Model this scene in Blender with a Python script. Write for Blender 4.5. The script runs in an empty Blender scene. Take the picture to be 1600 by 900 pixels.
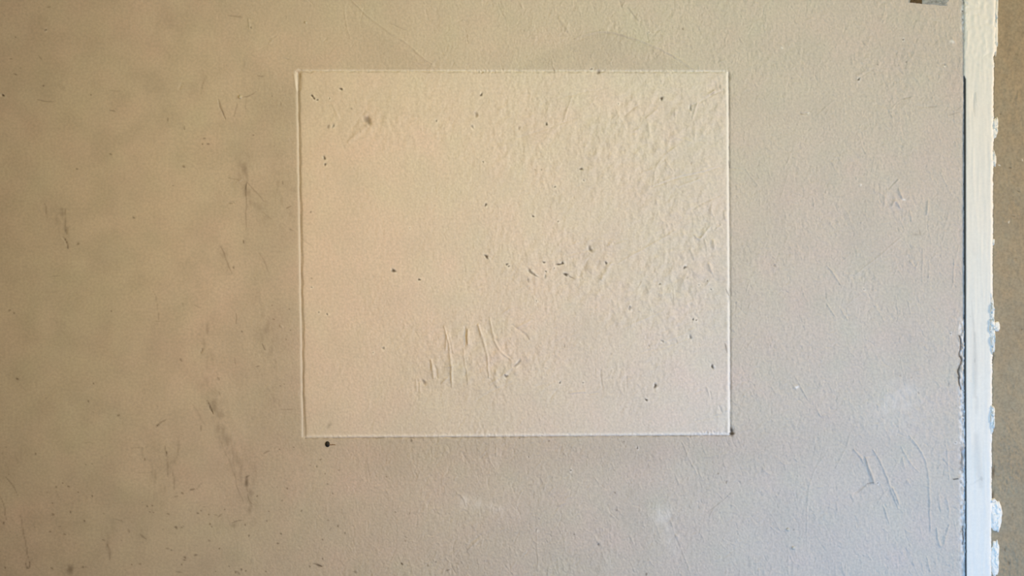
import bpy, math, random
import numpy as np

# ------------------------------------------------------------------ scale
S = 0.0015                    # metres per photograph pixel on the wall plane
CZ = 1.5                      # height of the picture centre above the floor
def wx(px): return (px - 800.0) * S
def wz(py): return CZ + (450.0 - py) * S

scene = bpy.context.scene
COL = scene.collection

# ------------------------------------------------------------------ camera
cam_d = bpy.data.cameras.new('camera')
cam = bpy.data.objects.new('camera', cam_d); COL.objects.link(cam)
DIST = 2.6
cam.location = (0, -DIST, CZ); cam.rotation_euler = (math.pi/2, 0, 0)
cam_d.sensor_width = 36; cam_d.lens = 36 * DIST / (1600 * S)
cam_d.clip_start = 0.05; cam_d.clip_end = 50
scene.camera = cam

# ------------------------------------------------------------------ light
scene.view_settings.view_transform = 'Standard'
scene.view_settings.look = 'None'
scene.view_settings.exposure = 0.0
scene.view_settings.gamma = 1.0
scene.view_settings.use_curve_mapping = False

LIGHTS = {   # name: (location, aim, size x, size y, colour*power)
 'near_window_daylight': ((0.95, -1.35, 0.68), (1.0, 0, 1.15), 0.8, 0.8, (4.4, 11.8, 23.2)),
 'far_raking_key': ((3.6, -1.4, 2.0), (0.3, 0, 1.6), 0.9, 1.0, (95.1, 72.0, 46.0)),  # added raking key from the right, brings out the relief
 'ceiling_light': ((0.5, -1.3, 2.6), (0.1, 0, 1.8), 0.8, 0.7, (5.1, 7.5, 6.1)),
 'soft_fill_light': ((-0.3, -1.5, 1.7), (-0.2, 0, 1.5), 1.0, 1.0, (16.8, 10.9, 3.5)),  # added frontal fill, lifts the middle of the wall
}
WORLD = (0.10, 0.07, 0.045)
from mathutils import Vector
for nm, (loc, aim, sx, sy, c) in LIGHTS.items():
    d = bpy.data.lights.new(nm, 'AREA'); d.shape = 'RECTANGLE'; d.size = sx; d.size_y = sy
    m = max(c); d.color = tuple(v / m for v in c) if m > 0 else (1, 1, 1); d.energy = m
    o = bpy.data.objects.new(nm, d); COL.objects.link(o); o.location = loc
    o.rotation_euler = (Vector(aim) - Vector(loc)).to_track_quat('-Z', 'Y').to_euler()
w = bpy.data.worlds.new('world'); scene.world = w; w.use_nodes = True
w.node_tree.nodes['Background'].inputs[0].default_value = (*WORLD, 1)
w.node_tree.nodes['Background'].inputs[1].default_value = 1.0

# ------------------------------------------------------------------ numpy maps on the photo lattice (margin M)
M = 24
NX, NY = 1600 + 2*M + 1, 900 + 2*M + 1
rng = np.random.default_rng(7); random.seed(7)
GX, GY = np.meshgrid(np.arange(NX) - M, np.arange(NY) - M)
GX = GX.astype(np.float32); GY = GY.astype(np.float32)

def bandnoise(lx, ly, seed, rot=0.0, sharp=1.0):
    """unit-variance noise with feature wavelength lx, ly pixels"""
    r = np.random.default_rng(seed)
    n = r.standard_normal((NY, NX))
    F = np.fft.rfft2(n)
    fy = np.fft.fftfreq(NY)[:, None]; fx = np.fft.rfftfreq(NX)[None, :]
    c, s = math.cos(rot), math.sin(rot)
    q = np.sqrt(((fx*c + fy*s)*lx)**2 + ((-fx*s + fy*c)*ly)**2)
    F *= np.exp(-((q - 0.8)/ (0.55*sharp))**2) * (q > 0)
    o = np.fft.irfft2(F, s=(NY, NX)); return (o / o.std()).astype(np.float32)
def lownoise(l, seed):
    r = np.random.default_rng(seed); F = np.fft.rfft2(r.standard_normal((NY, NX)))
    fy = np.fft.fftfreq(NY)[:, None]; fx = np.fft.rfftfreq(NX)[None, :]
    F *= np.exp(-(fx**2 + fy**2)*(l*1.1)**2); F[0, 0] = 0
    o = np.fft.irfft2(F, s=(NY, NX)); return (o / o.std()).astype(np.float32)
def sm(a, b, x):
    t = np.clip((x - a)/(b - a), 0, 1); return t*t*(3 - 2*t)
def blob(x, y, rx, ry, rot=0, p=2):
    c, s = math.cos(math.radians(rot)), math.sin(math.radians(rot))
    dx, dy = GX - x, GY - y
    return np.exp(-(((dx*c + dy*s)/rx)**2 + ((-dx*s + dy*c)/ry)**2)**(p/2))

H = np.zeros((NY, NX), np.float32)      # relief in mm, + towards the camera
D = np.zeros((NY, NX), np.float32)      # dark grime and plaster, plus shade painted into pits, joint and gap
P = np.zeros((NY, NX), np.float32)      # pale scuffed paint, plus highlights painted on joint, pits and bumps
T = np.zeros((NY, NX), np.float32)      # tint: + pinkish, - olive

def win(x0, y0, x1, y1, pad):
    i0 = max(0, int(min(x0, x1) - pad) + M); i1 = min(NX, int(max(x0, x1) + pad) + M + 2)
    j0 = max(0, int(min(y0, y1) - pad) + M); j1 = min(NY, int(max(y0, y1) + pad) + M + 2)
    return slice(j0, j1), slice(i0, i1)
def stroke(A, pts, w, h, mode='add', taper=True, wob=0.0):
    pts = [np.array(p, float) for p in pts]
    if len(pts) > 2:          # round the polyline once
        q = [pts[0]]
        for a, b in zip(pts[:-1], pts[1:]): q += [a*0.75 + b*0.25, a*0.25 + b*0.75]
        q.append(pts[-1]); pts = q
    xs = [p[0] for p in pts]; ys = [p[1] for p in pts]
    sl = win(min(xs), min(ys), max(xs), max(ys), w*3 + 2)
    gx, gy = GX[sl], GY[sl]
    if gx.size == 0: return
    if wob:
        gx = gx + wob*(np.sin(gy*0.19 + pts[0][0]) + .5*np.sin(gy*.43 + pts[0][1]*2.1)); gy = gy + wob*np.sin(gx*0.17 + pts[0][1])
    best = np.full(gx.shape, 1e9); tt = np.zeros(gx.shape)
    L = [0]; 
    for a, b in zip(pts[:-1], pts[1:]): L.append(L[-1] + np.hypot(*(b - a)))
    for k, (a, b) in enumerate(zip(pts[:-1], pts[1:])):
        d = b - a; l2 = max(1e-6, d @ d)
        t = np.clip(((gx - a[0])*d[0] + (gy - a[1])*d[1])/l2, 0, 1)
        dd = np.hypot(gx - a[0] - t*d[0], gy - a[1] - t*d[1])
        m = dd < best; best[m] = dd[m]; tt[m] = ((L[k] + t*(L[k+1] - L[k]))/max(L[-1], 1e-6))[m]
    ww = w*(0.45 + 0.55*np.sin(np.pi*np.clip(tt, 0.02, 0.98))) if taper else w
    v = h*np.exp(-(best/ww)**2)
    if mode == 'add': A[sl] += v
    else: A[sl] = np.maximum(A[sl], v)
def spot(A, x, y, rx, ry, rot, h, mode='add', irr=0.25, hard=3, seed=0):
    sl = win(x, y, x, y, max(rx, ry)*2.2 + 3)
    gx, gy = GX[sl] - x, GY[sl] - y
    if gx.size == 0: return
    c, s = math.cos(math.radians(rot)), math.sin(math.radians(rot))
    u, v = (gx*c + gy*s)/rx, (-gx*s + gy*c)/ry
    th = np.arctan2(v, u); ph = x*1.7 + y*2.3 + seed
    r = np.hypot(u, v)/(1 + irr*(np.sin(2*th + ph) + 0.6*np.sin(3*th + ph*2.1)))
    val = h*np.exp(-r**hard)
    if mode == 'add': A[sl] += val
    else: A[sl] = np.maximum(A[sl], val)
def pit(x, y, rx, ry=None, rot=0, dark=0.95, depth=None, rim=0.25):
    ry = ry or rx
    dp = depth if depth is not None else min(3.5, 1.1*min(rx, ry))
    spot(H, x, y, rx*1.15, ry*1.15, rot, -dp, hard=3)
    spot(H, x, y, rx*1.9, ry*1.7, rot, rim*2, hard=2.5)
    if dark > .55: spot(P, x + .5, y + .3, rx + 1.5, ry + 1.5, rot, .55, 'max', hard=4)  # bright halo round the hole, painted as a pale ring
    spot(D, x, y, rx*1.08, ry*1.08, rot, dark, 'max', hard=4)  # shade inside the hole painted dark
def bump(x, y, r, h, rot=0, ry=None): spot(H, x, y, r, ry or r, rot, h, irr=0.12, hard=2.5)

# panel outline in the photograph
TL, TR, BR, BL = (465.5, 111), (1138.5, 112), (1141.5, 680), (474.5, 684.5)
def edge_sd(x, y, a, b):     # signed distance, + inside for clockwise edges
    dx, dy = b[0]-a[0], b[1]-a[1]; l = math.hypot(dx, dy)
    return ((x - a[0])*(-dy) + (y - a[1])*dx)/l
def quad_sds(x, y):
    return (edge_sd(x, y, TL, TR), edge_sd(x, y, TR, BR), edge_sd(x, y, BR, BL), edge_sd(x, y, BL, TL))
sdT, sdR, sdB, sdL = quad_sds(GX, GY)
SD = np.minimum(np.minimum(sdT, sdR), np.minimum(sdB, sdL))
inside = SD > 0

# ---- broad relief and skin texture
right = sm(330, 900, GX + 0.15*(GY - 450))
skin = bandnoise(4.5, 8, 1, rot=0.15) * 0.5 + bandnoise(8, 17, 2, rot=-0.2) * 0.8
skin2 = bandnoise(10, 20, 3, rot=0.35)
patchy = sm(-0.6, 1.4, lownoise(70, 4))
H += bandnoise(3.2, 4.5, 11) * (0.05 + 0.10*right) + skin * (0.04 + 0.13*right) * (0.7 + 0.5*patchy)
H += skin2 * (0.02 + 0.13*right) * (0.4 + 0.9*patchy)
H += lownoise(60, 5) * 0.25 + lownoise(170, 6)*0.5
# trowelled lumps inside the panel (upper, right and lower centre)
lumpm = (blob(1060, 170, 130, 60) + blob(1080, 380, 75, 110) + 0.9*blob(900, 420, 120, 60) + blob(760, 560, 120, 60)
         + 0.7*blob(960, 250, 180, 90) + 0.5*blob(590, 185, 90, 50) + 0.7*blob(1040, 490, 90, 50) + 0.6*blob(790, 200, 90, 60))
lumpm = np.clip(lumpm, 0, 1.1) * (SD > 4)
ln = bandnoise(16, 26, 8, rot=0.3); ln = np.sign(ln)*np.abs(ln)**1.3
H += ln * 0.44 * lumpm
H += bandnoise(9, 14, 9, rot=-0.3) * 0.24 * lumpm
# hair-thin creases and brush ridges (old paint skin)
def creases(lx, ly, seed, rot, wdt):
    n = bandnoise(lx, ly, seed, rot=rot); gy_, gx_ = np.gradient(n); g = np.sqrt(gx_**2 + gy_**2) + 1e-3
    side = np.sign(bandnoise(30, 30, seed + 500))
    gate = sm(.2, 1.2, bandnoise(26, 34, seed + 900))
    return (np.exp(-(n/g/wdt)**2)*side*gate).astype(np.float32)
wallr = sm(380, 900, GX + .2*(GY - 450))
cz = creases(26, 60, 201, .15, 1.0) + creases(22, 50, 202, -.35, .9) + .8*creases(18, 30, 203, .5, .9)
H += cz*np.where(SD > 0, .12 + .20*wallr + .25*lumpm, .10 + .60*wallr)
# lower-right wall: fine criss-cross hair scratches
for k in range(260):
    x = random.uniform(1150, 1500); y = random.uniform(120, 900) if k % 2 else random.uniform(480, 900)
    a = math.radians(random.choice([random.gauss(62, 12), random.gauss(118, 14), random.gauss(90, 8)])); l = random.uniform(8, 45)
    c, s = math.cos(a)*l, math.sin(a)*l
    stroke(H, [(x, y), (x + c/2 + random.uniform(-2, 2), y + s/2), (x + c, y + s)], 1.1, random.choice([1, 1, -1])*random.uniform(.12, .5))
for k in range(230):
    x = random.uniform(480, 1490); y = random.choice([random.uniform(0, 105), random.uniform(690, 895), random.uniform(0, 105)])
    a = math.radians(random.gauss(95, 25)); l = random.uniform(6, 26)
    stroke(H, [(x, y), (x + math.cos(a)*l, y + math.sin(a)*l)], 1.1, random.choice([1, -1])*random.uniform(.1, .36))
for k in range(240):
    x = random.uniform(760, 1125); y = random.uniform(130, 660)
    a = math.radians(random.choice([random.gauss(-22, 8), random.gauss(95, 20)])); l = random.uniform(8, 40)
    stroke(H, [(x, y), (x + math.cos(a)*l, y + math.sin(a)*l)], 1.2, random.choice([1, -1])*random.uniform(.1, .4))

# ---- named ridges / grooves:  (points, width px, height mm)
RG = [
 # trowel lines in the panel
 ([(1015, 294), (1060, 277), (1093, 271), (1124, 261)], 1.6, -.45), ([(1017, 291), (1062, 274), (1095, 268), (1122, 259)], 1.4, .3),
 ([(1000, 272), (1025, 262), (1040, 252)], 1.4, .3), ([(1020, 292), (1024, 262), (1040, 240), (1060, 228)], 1.8, .4),
 ([(1060, 292), (1080, 284), (1092, 280)], 1.6, .4), ([(1040, 250), (1050, 266)], 2.2, .6), ([(1055, 290), (1066, 300)], 1.4, -.4),
 ([(965, 412), (1000, 392), (1030, 376), (1055, 360)], 1.5, .35), ([(1076, 330), (1100, 316), (1126, 304)], 1.3, -.3),
 ([(880, 400), (930, 388), (990, 372)], 1.3, -.25), ([(890, 384), (918, 374), (960, 376)], 1.4, .25),
 ([(800, 218), (850, 203), (905, 182)], 1.3, -.3), ([(880, 190), (888, 168), (893, 152)], 1.6, .45), ([(850, 160), (900, 146), (950, 138)], 1.3, -.25),
 ([(1015, 540), (1050, 530), (1090, 512)], 1.4, .25), ([(1000, 551), (1045, 541), (1075, 528)], 1.2, -.3), ([(1030, 520), (1060, 510), (1085, 500)], 1.2, -.25),
 ([(975, 512), (1010, 497), (1036, 486)], 1.3, .3), ([(995, 455), (1003, 440)], 1.1, .4), ([(1053, 452), (1053, 470)], 1.1, .45),
 ([(1080, 165), (1095, 158), (1130, 140)], 1.6, -.45), ([(1082, 184), (1090, 160)], 1.8, .8), ([(1107, 148), (1116, 142)], 2.2, .9), ([(1010, 185), (1026, 172)], 1.5, .4),
 ([(975, 182), (990, 168), (1000, 163)], 1.4, -.4), ([(960, 165), (966, 178), (980, 205)], 1.5, .3), ([(1013, 192), (1015, 205)], 2.4, .6),
 ([(1085, 190), (1086, 215)], 2.5, .5), ([(1060, 215), (1080, 222)], 2, .4), ([(990, 205), (1000, 200)], 1.8, .5),
 ([(1084, 367), (1090, 373), (1095, 372)], 1.8, .9), ([(1095, 372), (1110, 354)], 1.8, .6), ([(1112, 320), (1110, 330), (1115, 338)], 2, .7),
 ([(1101, 375), (1104, 390)], 2.5, .6), ([(1114, 376), (1116, 388)], 3, .7), ([(1079, 390), (1084, 405)], 1.8, .5), ([(1107, 412), (1112, 425)], 2.6, .9),
 ([(1102, 447), (1110, 438)], 1.5, .5), ([(1132, 330), (1133, 343)], 1.8, .6), ([(1127, 352), (1118, 360)], 1.6, .5),
 ([(905, 432), (915, 410), (920, 405)], 3.5, -.6), ([(940, 436), (950, 420), (955, 412)], 4, .8), ([(932, 420), (936, 408)], 3, -.5), ([(950, 384), (956, 380)], 3, .7),
 ([(575, 195), (560, 208), (545, 222)], 4, .4), ([(570, 175), (550, 200)], 3, -.25), ([(520, 165), (530, 185)], 2, .2),
 # long trowel smears lower centre
 ([(694, 510), (700, 530), (704, 555), (706, 598)], 1.8, .75), ([(699, 523), (696, 548)], 1.7, .6), ([(701, 520), (709, 552)], 1.6, .5),
 ([(731, 515), (731, 538)], 2.0, 1.1), ([(727, 510), (727, 540)], 1.8, -.8), ([(747, 508), (758, 540), (762, 560), (764, 590)], 1.7, .75),
 ([(748, 506), (752, 528)], 1.5, .6), ([(765, 496), (770, 520), (773, 535), (785, 553), (798, 562)], 1.8, .65), ([(724, 545), (727, 570), (732, 600)], 1.4, .4),
 ([(674, 562), (676, 580), (678, 590)], 2.4, 1.0), ([(680, 572), (683, 590)], 2.0, -.7), ([(671, 565), (673, 578)], 1.6, -.5), ([(695, 574), (712, 571)], 1.2, .5),
 ([(706, 572), (706, 605)], 1.4, .5), ([(690, 600), (700, 590)], 2, .5), ([(656, 598), (656, 612)], 1.4, .4), ([(650, 592), (651, 610)], 1.6, .4),
 ([(765, 600), (780, 590), (800, 575)], 2.5, .4), ([(745, 625), (790, 600), (800, 598)], 1.8, -.3), ([(775, 580), (776, 605)], 3, .4), ([(800, 508), (818, 520), (826, 530)], 2, -.5),
 ([(808, 512), (830, 500)], 2, .4), ([(785, 490), (800, 480)], 1.6, .35), ([(838, 603), (856, 600)], 2, -.3), ([(890, 614), (915, 612)], 1.5, .5), ([(918, 616), (935, 614)], 1, -.4),
 ([(860, 622), (870, 610)], 1.8, -.4), ([(939, 590), (941, 610)], 1.6, -.4), ([(938, 578), (939, 590)], 2.4, -.4), ([(979, 588), (979, 608)], 1.2, -.4), ([(1104, 605), (1111, 622)], 1.4, .5), ([(1108, 610), (1112, 624)], 1, -.6),
 ([(1122, 633), (1128, 645)], 1.2, -.5), ([(1085, 615), (1097, 610)], 1.4, -.4), ([(1075, 660), (1130, 648)], 1.2, -.25),
 # above the panel
 ([(538, 6), (541, 40), (548, 60)], 1.2, .25), ([(550, 2), (575, 25), (590, 38), (640, 70), (662, 92), (676, 100)], 2.0, .45), ([(605, 60), (640, 78), (662, 97)], 2.6, -.22),
 ([(607, 36), (620, 42), (634, 47)], 1, -.35), ([(708, 38), (722, 30)], 1.0, -.4), ([(727, 45), (731, 68)], 1, -.35), ([(778, 5), (784, 20), (792, 36)], 1, -.45), ([(665, 16), (670, 34)], .9, -.25),
 ([(968, 0), (971, 12), (973, 14)], 1.2, -.5), ([(971, 12), (977, 3)], 1.1, .4), ([(980, 12), (994, 32), (1000, 34)], 1.1, -.45), ([(983, 12), (998, 31)], 1, .35), ([(965, 21), (985, 27)], 1, .25),
 ([(873, 28), (885, 42), (888, 50)], 2.4, .5), ([(888, 36), (884, 48)], 2.8, .6), ([(904, 10), (908, 24)], 2.4, .4), ([(813, 4), (816, 12)], 1.5, .4),
 ([(898, 60), (925, 50), (950, 48), (985, 58), (1010, 66), (1045, 82), (1078, 104), (1092, 110)], 1.6, .4), ([(900, 64), (925, 54), (950, 51), (985, 61), (1010, 69), (1045, 86), (1075, 106)], 1.8, -.3),
 ([(1012, 65), (1022, 53), (1034, 45)], 1, -.35), ([(1020, 64), (1060, 68), (1090, 74)], 1.1, .25), ([(640, 95), (680, 104), (700, 110)], 1.3, .25), ([(706, 104), (710, 96)], 1, -.5),
 ([(402, 86), (415, 90)], 1, -.4), ([(440, 91), (450, 93)], 1, -.4), ([(422, 60), (432, 56)], 1, -.35), ([(420, 68), (426, 62)], 1.2, .35), ([(400, 80), (420, 68)], 1, -.15),
 ([(481, 0), (489, 8)], 1, -.35), ([(505, 65), (512, 60)], 1, -.3),
 # right-hand wall area
 ([(1226, 262), (1236, 240)], 1.2, .4), ([(1218, 315), (1232, 270)], 1, .25), ([(1240, 60), (1252, 90)], 1, .2), ([(1238, 65), (1230, 76)], 1, .2),
 ([(1339, 124), (1352, 115), (1366, 107)], 1, -.35), ([(1403, 162), (1410, 154), (1424, 151)], 1.2, -.5), ([(1393, 170), (1402, 160)], 1.2, .3), ([(1430, 166), (1450, 167), (1462, 166)], 1.1, -.4),
 ([(1393, 175), (1396, 190), (1394, 205)], 1.4, .25), ([(1406, 175), (1406, 205)], 1.4, .22), ([(1275, 182), (1290, 168), (1304, 156)], 1, .35), ([(1276, 215), (1256, 240)], 1, .22),
 ([(1255, 178), (1264, 177)], 1.4, -.6), ([(1258, 32), (1270, 30)], 1.2, .35), ([(1465, 104), (1478, 108)], 2, .3), ([(1240, 310), (1215, 320)], 1, .15),
 ([(1386, 297), (1402, 280)], 1.6, -.5), ([(1390, 295), (1405, 279)], 1.4, .4), ([(1393, 322), (1400, 312), (1406, 325)], 2.4, .9), ([(1404, 295), (1409, 310)], 2.4, .7), ([(1381, 300), (1383, 320)], 2.6, .5),
 ([(1450, 315), (1448, 335)], 2, .6), ([(1422, 330), (1424, 345)], 2.2, .5), ([(1469, 268), (1480, 290)], 1.4, .4), ([(1405, 340), (1414, 360)], 1.4, .3),
 ([(1335, 430), (1375, 400), (1412, 367)], 1.2, .5), ([(1350, 425), (1390, 395), (1425, 366)], 1, .2), ([(1293, 415), (1314, 445)], 1.5, .6), ([(1422, 408), (1430, 420), (1434, 410)], 1.4, .5),
 ([(1442, 380), (1441, 440)], 1.1, .4), ([(1452, 405), (1451, 440)], 1, .3), ([(1455, 406), (1462, 398)], 1.6, .5), ([(1491, 405), (1490, 440), (1487, 450)], 1.3, .5), ([(1310, 415), (1330, 395)], 1.2, .3),
 ([(1293, 475), (1305, 495)], 1.5, .5), ([(1316, 485), (1325, 500)], 1.8, .5), ([(1320, 480), (1350, 455)], 1.2, .3), ([(1254, 450), (1256, 460), (1265, 478)], 1.2, .3),
 ([(1205, 540), (1208, 530)], 1.8, .4), ([(1243, 590), (1255, 610), (1262, 625)], 1.4, .45), ([(1240, 606), (1246, 603)], 2.6, .7), ([(1275, 635), (1282, 650)], 1.3, .35),
 # lower right gouges
 ([(1334, 702), (1345, 715), (1353, 728)], 1.5, .7), ([(1353, 716), (1358, 733), (1364, 747), (1366, 755)], 2.0, 1.3), ([(1350, 714), (1356, 735), (1362, 750)], 1.4, -.6), ([(1334, 772), (1345, 763), (1356, 756)], 1.3, -.6),
 ([(1364, 702), (1378, 725), (1388, 752), (1396, 775), (1404, 795)], 1.5, .7), ([(1395, 763), (1400, 775), (1404, 788)], 2.2, 1.0), ([(1420, 680), (1437, 700), (1448, 725), (1452, 755), (1453, 800), (1454, 830)], 1.6, .65), ([(1422, 685), (1432, 695)], 1.6, .5),
 ([(1330, 675), (1320, 705), (1303, 735)], 1.3, .5), ([(1295, 703), (1275, 730), (1263, 762), (1261, 800), (1261, 845)], 1.4, .4), ([(1408, 697), (1420, 722), (1436, 737)], 1.5, .5), ([(1410, 715), (1414, 732)], 2.4, .6),
 ([(1403, 722), (1392, 740), (1388, 755)], 1.3, .35), ([(1390, 762), (1378, 775), (1370, 790)], 1.2, .35), ([(1380, 790), (1390, 818)], 1.5, .6), ([(1307, 785), (1309, 800)], 1.7, .45), ([(1478, 690), (1481, 720), (1483, 750)], 1.4, .4),
 ([(1466, 772), (1470, 795)], 1.8, .4), ([(1478, 778), (1484, 795), (1482, 810)], 1.8, .5), ([(1464, 735), (1470, 725)], 1.3, .4), ([(1464, 825), (1467, 850), (1472, 856), (1477, 845), (1483, 820)], 1.9, .7), ([(1475, 830), (1476, 850)], 1.6, .4),
 ([(1448, 870), (1454, 892)], 1.8, .6), ([(1315, 880), (1320, 900)], 2, .5), ([(1322, 880), (1321, 900)], 1.4, .5), ([(1430, 855), (1442, 840)], 1.3, .3), ([(1417, 750), (1421, 755)], 3.2, .6), ([(1215, 850), (1212, 880)], 1.2, .15),
 ([(1490, 749), (1504, 744)], 1.6, .9), ([(1232, 845), (1232, 900)], 1, .15), ([(1225, 720), (1228, 735)], 1.8, .35), ([(1238, 690), (1236, 700)], 1.5, .3),
 # below the panel
 ([(1066, 690), (1078, 720), (1090, 742)], 1.2, .4), ([(1094, 745), (1105, 735)], 1, .25), ([(1094, 715), (1130, 710), (1154, 706)], 1, .22), ([(1109, 808), (1112, 798), (1125, 785), (1142, 771)], 1.3, .55), ([(1113, 797), (1142, 769)], .9, -.4),
 ([(1043, 800), (1055, 835), (1070, 870), (1080, 900)], 1.3, .3), ([(1118, 878), (1135, 868), (1153, 855)], 1.2, -.4), ([(1120, 876), (1127, 870)], 1.8, .5), ([(1141, 720), (1155, 710), (1156, 704)], 1.1, .25),
 ([(838, 820), (840, 860), (841, 900)], 1.3, .3), ([(812, 875), (830, 858)], 1, -.3), ([(930, 838), (936, 850)], 2.4, .5), ([(850, 838), (858, 834), (863, 842), (857, 850), (852, 844)], 1.1, -.4), ([(882, 840), (884, 860)], 2, .3), ([(872, 790), (884, 785)], 2, .4),
 ([(730, 862), (740, 850), (755, 838)], 1.2, .4), ([(733, 850), (752, 835), (753, 833)], 1, -.4), ([(700, 890), (712, 883)], 1.3, .35), ([(714, 770), (724, 776), (728, 790)], 1.6, .4), ([(775, 700), (775, 712)], 1.8, .4),
 ([(722, 707), (730, 722), (735, 727)], 1, -.3), ([(750, 717), (760, 708)], 1, -.4), ([(1020, 865), (1010, 880)], 1.2, .2), ([(986, 840), (990, 850)], 1.6, .4), ([(1055, 740), (1060, 756)], 1.4, .3), ([(1240, 770), (1220, 750)], 1, .12),
 ([(875, 790), (868, 797)], 1.4, -.3), ([(865, 810), (880, 780), (900, 775)], 2, .18),
 # faint joint to the right of the panel
 ([(1134, 60), (1134, 108)], 1.3, .25), ([(1139, 262), (1165, 266)], 1, -.3), ([(1164, 262), (1172, 275), (1185, 290)], 1.4, .4), ([(1150, 290), (1155, 300)], 1.4, .3), ([(1145, 155), (1152, 148)], 1.2, .4),
 ([(1290, 890), (1340, 830)], 1, .12), ([(1120, 455), (1150, 445), (1200, 420)], 1, .15),
 # left wall knocks
 ([(318, 160), (310, 140), (323, 115)], 1, -.2), ([(341, 155), (345, 170), (352, 187)], 1.3, -.4), ([(355, 24), (375, 25)], 1.2, -.3), ([(279, 140), (284, 130)], 1.6, -.5), ([(388, 30), (390, 45)], 1.8, .4),
 ([(370, 285), (378, 280)], 1.6, .4), ([(352, 318), (364, 316), (366, 319)], 1.1, -.5), ([(316, 545), (313, 553)], 1.3, -.6), ([(438, 508), (441, 511)], 2, .5), ([(57, 156), (70, 158), (85, 159)], 1, -.35),
 ([(327, 633), (332, 645)], 1.3, -.7), ([(97, 370), (103, 376), (106, 388)], 1, -.5), ([(104, 355), (104, 366)], 1, -.5),
]
for pts, wd, h in RG: stroke(H, pts, wd, h*(3.1 if 470 < pts[0][0] < 1136 and 112 < pts[0][1] < 682 else 2.5), wob=0.35)
# knocks with a raised lit rim
for x, y, r, h in [(1345, 289, 1.8, .6), (1231, 447, 3, .3), (1480, 340, 4, .5), (1231, 828, 2.6, .9), (1240, 857, 2.8, .9), (1153, 254, 2.4, .8), (1091, 280, 3, 1.0), (1120, 255, 2.5, .4),
                   (929, 186, 3, .7), (1003, 186, 3.5, .6), (785, 169, 3, .7), (771, 170, 3, .6), (1180, 45, 2, .6), (1267, 28, 4, .5), (1222, 74, 2.2, .8), (1286, 95, 2, .5), (1246, 107, 3, .4),
                   (854, 50, 3, .3), (831, 690, 2.5, .7), (934, 846, 4, .8), (1124, 751, 2, .5), (998, 735, 3, .4), (1487, 66, 4.5, 1.0), (1476, 104, 3, .7), (1448, 331, 2.5, .8), (1492, 370, 2, .5),
                   (1174, 45, 2, .3), (1188, 688, 3, .3), (1263, 177, 2.4, .8), (1410, 440, 2, .3), (1458, 455, 2, .3), (1365, 360, 2, .4), (1270, 893, 2.5, .5), (1239, 733, 1.6, .5)]:
    bump(x, y, r, h)
# shallow dishes
for x, y, rx, ry, h in [(760, 500, 40, 18, -.5), (800, 520, 30, 20, .5), (950, 425, 18, 14, -.5), (905, 415, 8, 16, -.5), (1100, 395, 25, 30, .5), (620, 200, 30, 40, .3), (1410, 310, 14, 25, .7), (1405, 620, 60, 50, .4), (880, 620, 70, 30, .3)]:
    spot(H, x, y, rx, ry, 0, h, hard=2)

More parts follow.
